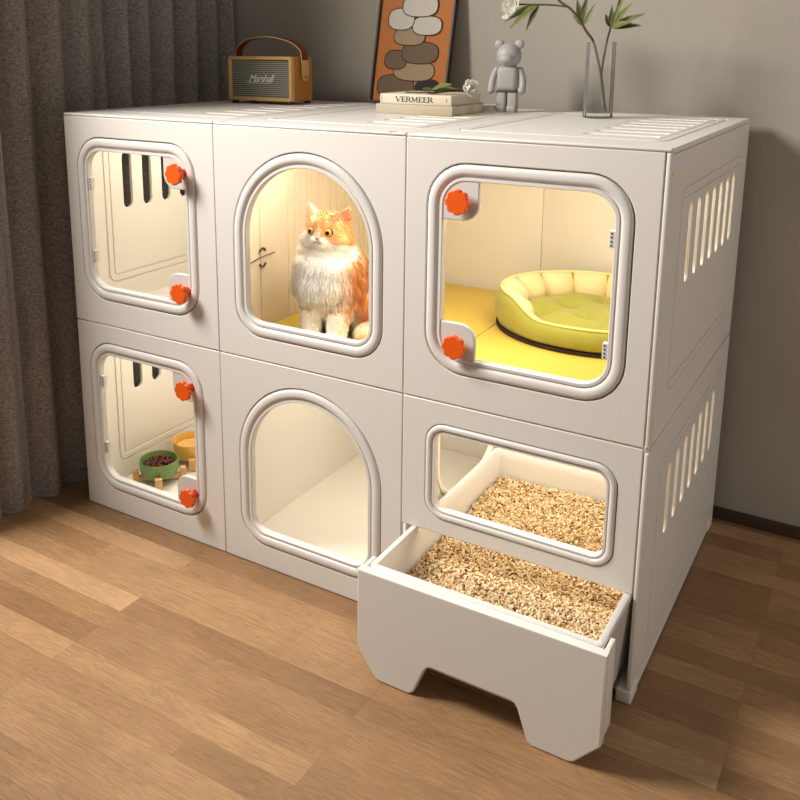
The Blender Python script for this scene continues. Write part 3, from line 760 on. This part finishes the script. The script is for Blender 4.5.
# ------------------------------------------------------------------ on top: radio, books, picture, figurine, vase
ZT = H+.0010
def rotz_thing(*a, **k): return thing(*a, **k)
def radio():
    t = thing('radio_speaker', 'honey brown retro speaker with striped grille and leather strap handle', 'speaker', (.203, .606, ZT), math.radians(.5))
    w, d, h = .116, .054, .128; z0 = .009
    LEA = mat('honey_leather', srgb(178, 116, 44), .5, bump=.1, bscale=160); EDGE = mat('tan_trim', srgb(206, 164, 100), .45)
    bm = bmesh.new(); box(bm, -w, w, -d+.012, d, z0, z0+h, .010, 4); obj('cabinet', bm, LEA, t)
    bm = bmesh.new(); ring(bm, rr_f(-w, w, z0, z0+h, .009), [(0, -.011), (0, .002), (.003, .005), (.008, .005), (.0095, .003), (.010, -.004), (.010, -.011)], XZ(-d)); obj('bezel', bm, EDGE, t, label='pale tan front frame')
    gm = bpy.data.materials.new('woven_grille'); gm.use_nodes = True; nt = gm.node_tree; b = nt.nodes['Principled BSDF']
    tc = nt.nodes.new('ShaderNodeTexCoord'); wv = nt.nodes.new('ShaderNodeTexWave'); wv.bands_direction = 'Z'; wv.inputs['Scale'].default_value = 55; wv.inputs['Distortion'].default_value = .4
    nt.links.new(tc.outputs['Object'], wv.inputs['Vector']); rp = nt.nodes.new('ShaderNodeValToRGB'); rp.color_ramp.elements[0].color = srgb(62, 60, 52); rp.color_ramp.elements[1].color = srgb(150, 148, 132)
    nt.links.new(wv.outputs[0], rp.inputs[0]); nt.links.new(rp.outputs[0], b.inputs['Base Color']); b.inputs['Roughness'].default_value = .8
    g = obj('grille', Box(-w+.009, w-.009, -d+.004, -d+.014, z0+.009, z0+h-.009), gm, t, False, label='grey striped grille cloth')
    cu = bpy.data.curves.new('tx', 'FONT'); cu.body = 'Marshall'; cu.size = .031; cu.shear = .42; cu.align_x = 'CENTER'; cu.align_y = 'CENTER'; cu.extrude = .0008; cu.space_character = .86; cu.offset = -.0002
    o = bpy.data.objects.new('tx', cu); COL.objects.link(o); me = evalmesh(o); bpy.data.objects.remove(o)
    me.transform(basis((0, -d+.003, z0+h*.5), (1, 0, 0), (0, 0, 1), (0, -1, 0)))
    bm = bmesh.new(); joinmesh(bm, me); tube(bm, [(-.050, -d+.003, z0+h*.5-.011), (0, -d+.003, z0+h*.5-.0135), (.040, -d+.003, z0+h*.5-.012)], .0009, 6)
    obj('script_logo', bm, mat('cream_letters', srgb(226, 222, 206), .4), g, label='cream slanted script lettering')
    # strap
    path = spline([(-.118, 0, z0+h-.035), (-.120, 0, z0+h-.004), (-.112, 0, z0+h+.026), (-.075, 0, z0+h+.048), (0, 0, z0+h+.056), (.072, 0, z0+h+.044), (.114, 0, z0+h+.020), (.1215, 0, z0+h-.008), (.1205, 0, z0+h-.052)], 8)
    bm = bmesh.new(); L = []; hw = .0155
    for i, p in enumerate(path):
        tg = (path[min(i+1, len(path)-1)]-path[max(i-1, 0)]).normalized(); n = Vector((tg.z, 0, -tg.x))*-1
        L.append([bm.verts.new(p+Vector((0, a*hw, 0))+n*b) for a, b in ((-1, -.0014), (1, -.0014), (1, .0014), (-1, .0014))])
    for i in range(len(L)-1):
        for k in range(4):
            f_ = bm.faces.new((L[i][k], L[i][(k+1) % 4], L[i+1][(k+1) % 4], L[i+1][k])); f_.material_index = 0
            up_ = f_.normal
    bm.faces.new(L[0]); bm.faces.new(L[-1]); bm.normal_update()
    for i, f_ in enumerate(bm.faces): f_.material_index = 1 if (i % 4) in (1, 3) else 0
    h_ = obj('handle', bm, [mat('oxblood_leather', srgb(118, 40, 26), .5), EDGE], t, label='dark red leather strap with tan edges')
    bm = bmesh.new(); me = poly2d(rrect(-.016, .016, -.050, .010, (.016, .016, .004, .004)), [], .003, .0006); joinmesh(bm, me, basis((.1245, 0, z0+h-.02), (0, 1, 0), (.0, 0, 1), (1, 0, 0)))
    lathe(bm, [(.004, 0), (.004, .0015), (.002, .0022)], 12, basis((.126, 0, z0+h-.058), (0, 1, 0), (0, 0, 1), (1, 0, 0)), mi=1)
    obj('strap_tab', bm, [mat('pale_leather', srgb(206, 166, 112), .5), mat('brass', srgb(170, 130, 70), .3, 1)], t, label='pale tan leather tab with rivet')
    for sx in (-1, 1):
        for sy in (-1, 1):
            bm = bmesh.new(); lathe(bm, [(.010, 0), (.010, z0+.001)], 16, Matrix.Translation((sx*.10, sy*.045, 0))); obj('foot', bm, DARK, t)
radio()

def serif_text(word, width, hgt):
    """capital letters with thin and thick strokes and serifs, as one bmesh in the xz plane"""
    glyphs = {'V': (1.0, [((.08, 1), (.5, 0), .17), ((.92, 1), (.5, 0), .07)], [(-.04, .26, 1), (.76, 1.04, 1)]),
              'E': (.82, [((.2, 0), (.2, 1), .16), ((.2, .97), (.75, .97), .07), ((.2, .5), (.6, .5), .07), ((.2, .03), (.78, .03), .07), ((.75, .97), (.75, .78), .06), ((.78, .03), (.78, .25), .06), ((.6, .40), (.6, .6), .05)], [(.02, .3, 1), (.02, .3, 0)]),
              'R': (.95, [((.2, 0), (.2, 1), .16), ((.2, .97), (.58, .97), .07), ((.58, .97), (.74, .84), .12), ((.74, .84), (.74, .66), .14), ((.74, .66), (.58, .5), .12), ((.58, .5), (.2, .5), .07), ((.48, .5), (.86, 0), .15)], [(.02, .36, 0), (.02, .3, 1), (.78, 1.0, 0)]),
              'M': (1.22, [((.16, 0), (.22, 1), .07), ((.22, 1), (.58, .08), .16), ((.98, 1), (.58, .08), .07), ((.98, 1), (1.04, 0), .16)], [(.0, .32, 0), (.04, .28, 1), (.94, 1.16, 1), (.88, 1.2, 0)])}
    tot = sum(glyphs[c][0] for c in word); k = width/tot; bm = bmesh.new(); x = -width/2
    for c in word:
        adv, st, se = glyphs[c]
        for (a, b, th) in st:
            A = Vector((x+a[0]*k, 0, a[1]*hgt)); B = Vector((x+b[0]*k, 0, b[1]*hgt)); d = (B-A).normalized(); n = Vector((-d.z, 0, d.x))*th*k/2
            vs_ = [A-n, A+n, B+n, B-n]
            lo = [bm.verts.new(v+Vector((0, .0002, 0))) for v in vs_]; hi = [bm.verts.new(v+Vector((0, -.0004, 0))) for v in vs_]
            bm.faces.new(hi); bm.faces.new(lo[::-1])
            for i in range(4): bm.faces.new((lo[i], lo[(i+1) % 4], hi[(i+1) % 4], hi[i]))
        for (a, b, z) in se:
            box(bm, x+a*k, x+b*k, -.0004, .0002, z*hgt-.03*hgt, z*hgt+.03*hgt)
        x += adv*k
    return bm
def book(cx, cy, z, w, d, h, rot, label, cover, text=None):
    t = thing('book', label, 'book', (cx, cy, z), rot, group='stacked books')
    bm = bmesh.new(); c = .0022
    box(bm, -w/2, w/2, -d/2, d/2, 0, c, .0007); box(bm, -w/2, w/2, -d/2, d/2, h-c, h, .0007); box(bm, -w/2, w/2, -d/2-.0015, -d/2+c, 0, h, .0007)
    cv = obj('cover', bm, cover, t, angle=40)
    obj('pages', Box(-w/2+.003, w/2-.003, -d/2+.003, d/2-.003, c, h-c), mat('page_edges', srgb(206, 198, 182), .9, bump=.4, bscale=300), t, False)
    if text:
        n = serif_text(text, w*.53, h*.5); n.transform(Matrix.Translation((-w*.01, -d/2-.0017, h*.25))); obj('title', n, mat('black_ink', srgb(26, 22, 20), .6), cv, False, label='black serif capital letters')
        bm = bmesh.new(); box(bm, w*.43, w*.445, -d/2-.0018, -d/2-.001, h*.3, h*.7); obj('mark', bm, mat('grey_ink', srgb(150, 138, 120), .6), cv, False)
        bm = bmesh.new(); box(bm, -w*.478, -w*.470, -d/2-.0018, -d/2-.001, h*.1, h*.9); obj('rule', bm, mat('brown_ink', srgb(140, 118, 92), .6), cv, False)
CV1 = mat('ivory_cover', srgb(216, 204, 180), .6); CV2 = mat('beige_cover', srgb(184, 172, 148), .6)
book(.779, .528, ZT, .218, .185, .0240, math.radians(-1), 'beige hardcover book at the bottom of the stack', CV2)
book(.781, .526, ZT+.0245, .203, .172, .0250, math.radians(-1), 'ivory hardcover book on top with black serif lettering', CV1, 'VERMEER')
# white booklet behind
t = thing('booklet', 'small white booklet lying behind the stacked books', 'booklet', (.865, .665, ZT), math.radians(-3))
obj('pages', Box(-.045, .045, -.035, .035, 0.0005, .016, bev=.001), mat('white_paper', srgb(226, 220, 210), .8), t)

def picture():
    w, h = .252, .42; t = thing('picture', 'dark framed orange picture of grey and brown shapes leaning on wall', 'picture', (.577, .768, ZT))
    R = Matrix.Rotation(math.radians(-9.3), 4, 'X') @ Matrix.Rotation(math.radians(1.2), 4, 'Y')
    FR = mat('dark_wood_frame', srgb(42, 24, 18), .5)
    def put(name, bm, m, p, **k):
        bm.transform(R); return obj(name, bm, m, p, **k)
    bm = bmesh.new(); f = rr_f(-w/2, w/2, 0, h, .002, 2)
    ring(bm, f, [(0, -.0065), (0, .0105), (.001, .0115), (.0055, .0115), (.0065, .0105), (.0065, -.0065)], XZ(-.0)); put('frame', bm, FR, t)
    om = mat('orange_print', srgb(176, 104, 44), .75, var=.18, vscale=90)
    bm = Box(-w/2+.006, w/2-.006, -.003, .003, .006, h-.006); art = put('print', bm, om, t, smooth=False, label='orange print with abstract pebble shapes')
    pal = {'g': mat('pale_grey_ink', srgb(188, 180, 166), .8, var=.05, vscale=60), 'b': mat('brown_paint', srgb(104, 82, 60), .8, var=.12, vscale=90), 't': mat('taupe_paint', srgb(150, 128, 98), .8, var=.1, vscale=80), 'k': mat('black_paint', srgb(34, 24, 20), .8)}
    # rounded pebbles in a loose stack, each with a dark outline
    S_ = [('b', -.045, .050, .060, .034), ('k', .062, .044, .040, .030), ('t', .012, .098, .066, .028), ('b', -.052, .128, .036, .026), ('b', .026, .150, .058, .030), ('t', -.014, .196, .050, .024),
          ('g', .040, .228, .046, .026), ('g', -.046, .246, .042, .030), ('g', .012, .284, .056, .030), ('g', -.020, .336, .040, .028)]
    for k, (c, x, z, a, b) in enumerate(S_):
        for j, (e, cm) in enumerate(((.0028, 'k'), (0, c))):
            pts = [(x+(a+e)*math.copysign(abs(math.cos(q))**.75, math.cos(q)), z+(b+e)*math.copysign(abs(math.sin(q))**.75, math.sin(q))) for q in [2*PI*i/36 for i in range(36)]]
            me = poly2d(pts, [], .0003); bm = bmesh.new(); joinmesh(bm, me, XZ(-.0032-.00022*(2*k+j)))
            if j == 0: hold = bm
            else:
                for f_ in bm.faces: f_.material_index = 1
                me2 = bpy.data.meshes.new('x'); bm.to_mesh(me2); bm.free(); hold.from_mesh(me2); bpy.data.meshes.remove(me2)
                put('pebble', hold, [pal['k'], pal[c]], art, smooth=False)
picture()

def bear():
    t = thing('bear_figurine', 'small grey bear figurine standing between the books and vase', 'figurine', (.937, .655, ZT), math.radians(8))
    G = mat('matte_grey_vinyl', srgb(168, 164, 160), .5); k = .187/.30
    bm = bmesh.new(); ball(bm, (0, 0, .144), (.0325, .029, .0325), 3); ball(bm, (0, -.024, .136), (.018, .013, .0135), 3); hd = obj('head', bm, G, t)
    for s in (-1, 1):
        bm = bmesh.new(); ball(bm, (s*.0265, .002, .173), (.0125, .007, .0125), 3); obj('ear', bm, G, hd)
    bm = bmesh.new(); box(bm, -.027, .027, -.019, .019, .054, .118, .012, 4); obj('torso', bm, G, t)
    for s in (-1, 1):
        bm = bmesh.new(); pts = spline([(s*.031, 0, .108), (s*.038, -.003, .090), (s*.041, -.008, .070), (s*.0405, -.014, .056)], 6)
        tube(bm, pts, [.0085]*8+[.009]*(len(pts)-8), 12); ball(bm, pts[0], .0085, 2); ball(bm, pts[-1], .0105, 2); obj('arm', bm, G, t)
        bm = bmesh.new(); box(bm, s*.0145-.0125, s*.0145+.0125, -.013, .013, .0, .056, .005, 3); box(bm, s*.0145-.0128, s*.0145+.0128, -.022, .013, .0, .018, .006, 3); obj('leg', bm, G, t)
    bm = bmesh.new(); box(bm, -.028, .028, -.0145, .0145, .050, .056, .002); obj('hip_joint', bm, mat('dark_joint', srgb(70, 66, 64), .6), t)
bear()

PET = mat('white_petal', srgb(252, 250, 244), .9, spec=.1)
_n = PET.node_tree; _t = _n.nodes.new('ShaderNodeBsdfTranslucent'); _t.inputs[0].default_value = srgb(252, 250, 240); _m = _n.nodes.new('ShaderNodeMixShader'); _m.inputs[0].default_value = .4
_n.links.new(_n.nodes['Principled BSDF'].outputs[0], _m.inputs[1]); _n.links.new(_t.outputs[0], _m.inputs[2]); _n.links.new(_m.outputs[0], _n.nodes['Material Output'].inputs[0]); LEAF = mat('green_leaf', srgb(146, 152, 90), .55, var=.25, vscale=60); LEAFD = mat('dark_leaf', srgb(98, 104, 64), .55, var=.2, vscale=60); STEM = mat('brown_stem', srgb(74, 62, 36), .6)
def leaf_mesh(bm, base, d, L, wd, nrm=(0, -1, .4), curl=.15, mi=0):
    d = Vector(d).normalized(); n = Vector(nrm); s = d.cross(n).normalized(); n = s.cross(d).normalized(); base = Vector(base); rows = []
    K = 8
    for i in range(K+1):
        q = i/K; wq = wd*math.sin(PI*(q**.8))**.9*(1-.15*q)+.0004; c = base+d*L*q+n*(-curl*L*q*q)
        rows.append([bm.verts.new(c+s*wq+n*wq*.35), bm.verts.new(c), bm.verts.new(c-s*wq+n*wq*.35)])
    fs = []
    for i in range(K):
        for j in range(2): f_ = bm.faces.new((rows[i][j], rows[i][j+1], rows[i+1][j+1], rows[i+1][j])); f_.material_index = mi; fs.append(f_)
    bmesh.ops.solidify(bm, geom=fs, thickness=.0006)
def flower_head(parent, c, r, axis, seed, nm='blossom'):
    rng = random.Random(seed); bm = bmesh.new(); ax = Vector(axis).normalized(); u = ax.orthogonal().normalized(); v = ax.cross(u); c = Vector(c)
    for lay, (n, op, sc) in enumerate(((5, 1.35, 1.0), (5, 1.65, .92), (5, 2.0, .78), (4, 2.3, .58))):
        for k in range(n):
            a0 = 2*PI*(k+.5*lay)/n+rng.uniform(-.2, .2); rr = r*sc*rng.uniform(.95, 1.05); rows = []; K = 7; hw = PI/n*1.12
            for i in range(K+1):
                q = i/K; th = .15+op*q; row = []
                for b_ in (-1, -.5, 0, .5, 1):
                    a = a0+b_*hw*(math.sin(PI*(.22+.62*q))**.6); th2 = th-.50*b_*b_*q*q
                    fl = 1+(.26, .14, .06, .03)[lay]*q*q*q
                    p = c+(u*math.cos(a)+v*math.sin(a))*rr*math.sin(th2)*fl-ax*rr*math.cos(th2)
                    row.append(bm.verts.new(p))
                rows.append(row)
            for i in range(K):
                for j in range(4): bm.faces.new((rows[i][j], rows[i][j+1], rows[i+1][j+1], rows[i+1][j]))
    bmesh.ops.solidify(bm, geom=bm.faces[:], thickness=.0005)
    return obj(nm, bm, PET, parent, angle=70)
def vase():
    cx, cy = 1.194, .600; t = thing('vase', 'clear fluted glass vase standing on the right of the cabinet top', 'vase', (cx, cy, ZT))
    bm = bmesh.new(); N = 72; prof = [(.0325, 0), (.035, .002), (.0345, .06), (.0338, .178), (.0318, .178), (.0325, .06), (.0322, .012), (.001, .011)]
    L = []
    for r, z in prof:
        L.append([bm.verts.new((r*(1+.022*math.cos(14*a))*math.cos(a), r*(1+.022*math.cos(14*a))*math.sin(a), z)) for a in [2*PI*k/N for k in range(N)]])
    for i in range(len(L)-1):
        for k in range(N): bm.faces.new((L[i][k], L[i][(k+1) % N], L[i+1][(k+1) % N], L[i+1][k]))
    bm.faces.new(L[0]); obj('glass', bm, VGLASS, t, angle=80)
    bm = bmesh.new(); lathe(bm, [(.0308, .0125), (.0314, .06), (.0309, .122)], 48); obj('water', bm, WATER, t)
    return cx, cy
VX, VY = vase()
def V(x, z, dy=0): return Vector((x, VY+dy, z))
def flowers():
    # branch leaning left with the white blossom
    t = thing('flower_branch', 'white flower branch arching left out of the glass vase', 'flower', (VX, VY, ZT), world=True)
    st = spline([V(VX+.016, ZT+.016, .004), V(1.198, 1.18, -.003), V(1.178, 1.256, -.01), V(1.160, 1.282, -.012), V(1.142, 1.310, -.014), V(1.120, 1.335, -.016), V(1.095, 1.352, -.018), V(1.070, 1.375, -.018)], 6)
    bm = bmesh.new(); tube(bm, st, [.0032]*20+[.003]*(len(st)-20), 8); tube(bm, spline([V(1.112, 1.341, -.016), V(1.075, 1.346, -.02), V(1.030, 1.348, -.026), V(.985, 1.349, -.03)], 5), .0022, 7); obj('stem', bm, STEM, t)
    flower_head(t, V(.966, 1.346, -.032), .026, (-.5, -.6, .35), 2)
    for (b, d, L, w_, m) in ((V(1.040, 1.349, -.024), (-.95, -.1, -.38), .098, .011, LEAF), (V(1.040, 1.348, -.024), (-.78, -.25, -.62), .088, .012, LEAF), (V(1.044, 1.348, -.024), (-.45, -.2, -.85), .068, .009, LEAFD),
                             (V(1.150, 1.300, -.013), (-.30, -.1, 1), .060, .010, LEAFD), (V(1.146, 1.305, -.013), (.18, -.1, 1), .062, .009, LEAFD), (V(1.152, 1.295, -.013), (.42, -.2, .9), .056, .007, LEAF), (V(1.15, 1.297, -.013), (-.75, -.2, .8), .035, .006, LEAF)):
        n = bmesh.new(); leaf_mesh(n, b, d, L, w_*.8); obj('leaf', n, m, t)
    t = thing('flower_branch', 'green leafy branch leaning right in the glass vase', 'flower', (VX+.02, VY, ZT), world=True)
    st = spline([V(VX+.022, ZT+.016, -.006), V(1.196, 1.17, .006), V(1.204, 1.258, .006), V(1.214, 1.300, .004), V(1.226, 1.340, .002), V(1.240, 1.40, 0), V(1.262, 1.47, 0)], 6)
    bm = bmesh.new(); tube(bm, st, .0026, 8); obj('stem', bm, STEM, t)
    c = V(1.213, 1.293, .002)
    for (d, L, w_, m) in (((.95, -.2, .42), .085, .010, LEAF), ((1, -.3, .1), .075, .010, LEAFD), ((.65, -.35, .75), .075, .009, LEAF), ((.40, -.3, .95), .072, .009, LEAF), ((-.35, -.2, .8), .034, .008, LEAFD), ((.9, -.6, .25), .06, .010, LEAF), ((.05, -.3, 1), .05, .007, LEAFD)):
        n = bmesh.new(); leaf_mesh(n, c, d, L, w_*.8); obj('leaf', n, m, t)
    # flower lying on the books
    zb = ZT+.0245+.0250
    t = thing('cut_flower', 'white cut flower with green leaves lying on the stacked books', 'flower', (.80, .50, zb), world=True)
    bm = bmesh.new(); tube(bm, spline([(.735, .470, zb+.003), (.78, .478, zb+.003), (.83, .490, zb+.005), (.885, .505, zb+.017)], 6), .0018, 7); obj('stem', bm, STEM, t)
    flower_head(t, (.903, .506, zb+.019), .0185, (.7, -.6, .3), 4)
    for (b, d, L, w_, m) in (((.80, .480, zb+.006), (.8, -.25, .30), .075, .014, LEAF), ((.81, .482, zb+.006), (.9, .2, .20), .06, .012, LEAF), ((.79, .479, zb+.006), (.35, -.45, .12), .045, .010, LEAFD), ((.80, .48, zb+.006), (-.5, .3, .15), .04, .009, LEAFD)):
        n = bmesh.new(); leaf_mesh(n, b, d, L, w_, nrm=(0, -.6, 1), curl=.1); obj('leaf', n, m, t)
flowers()
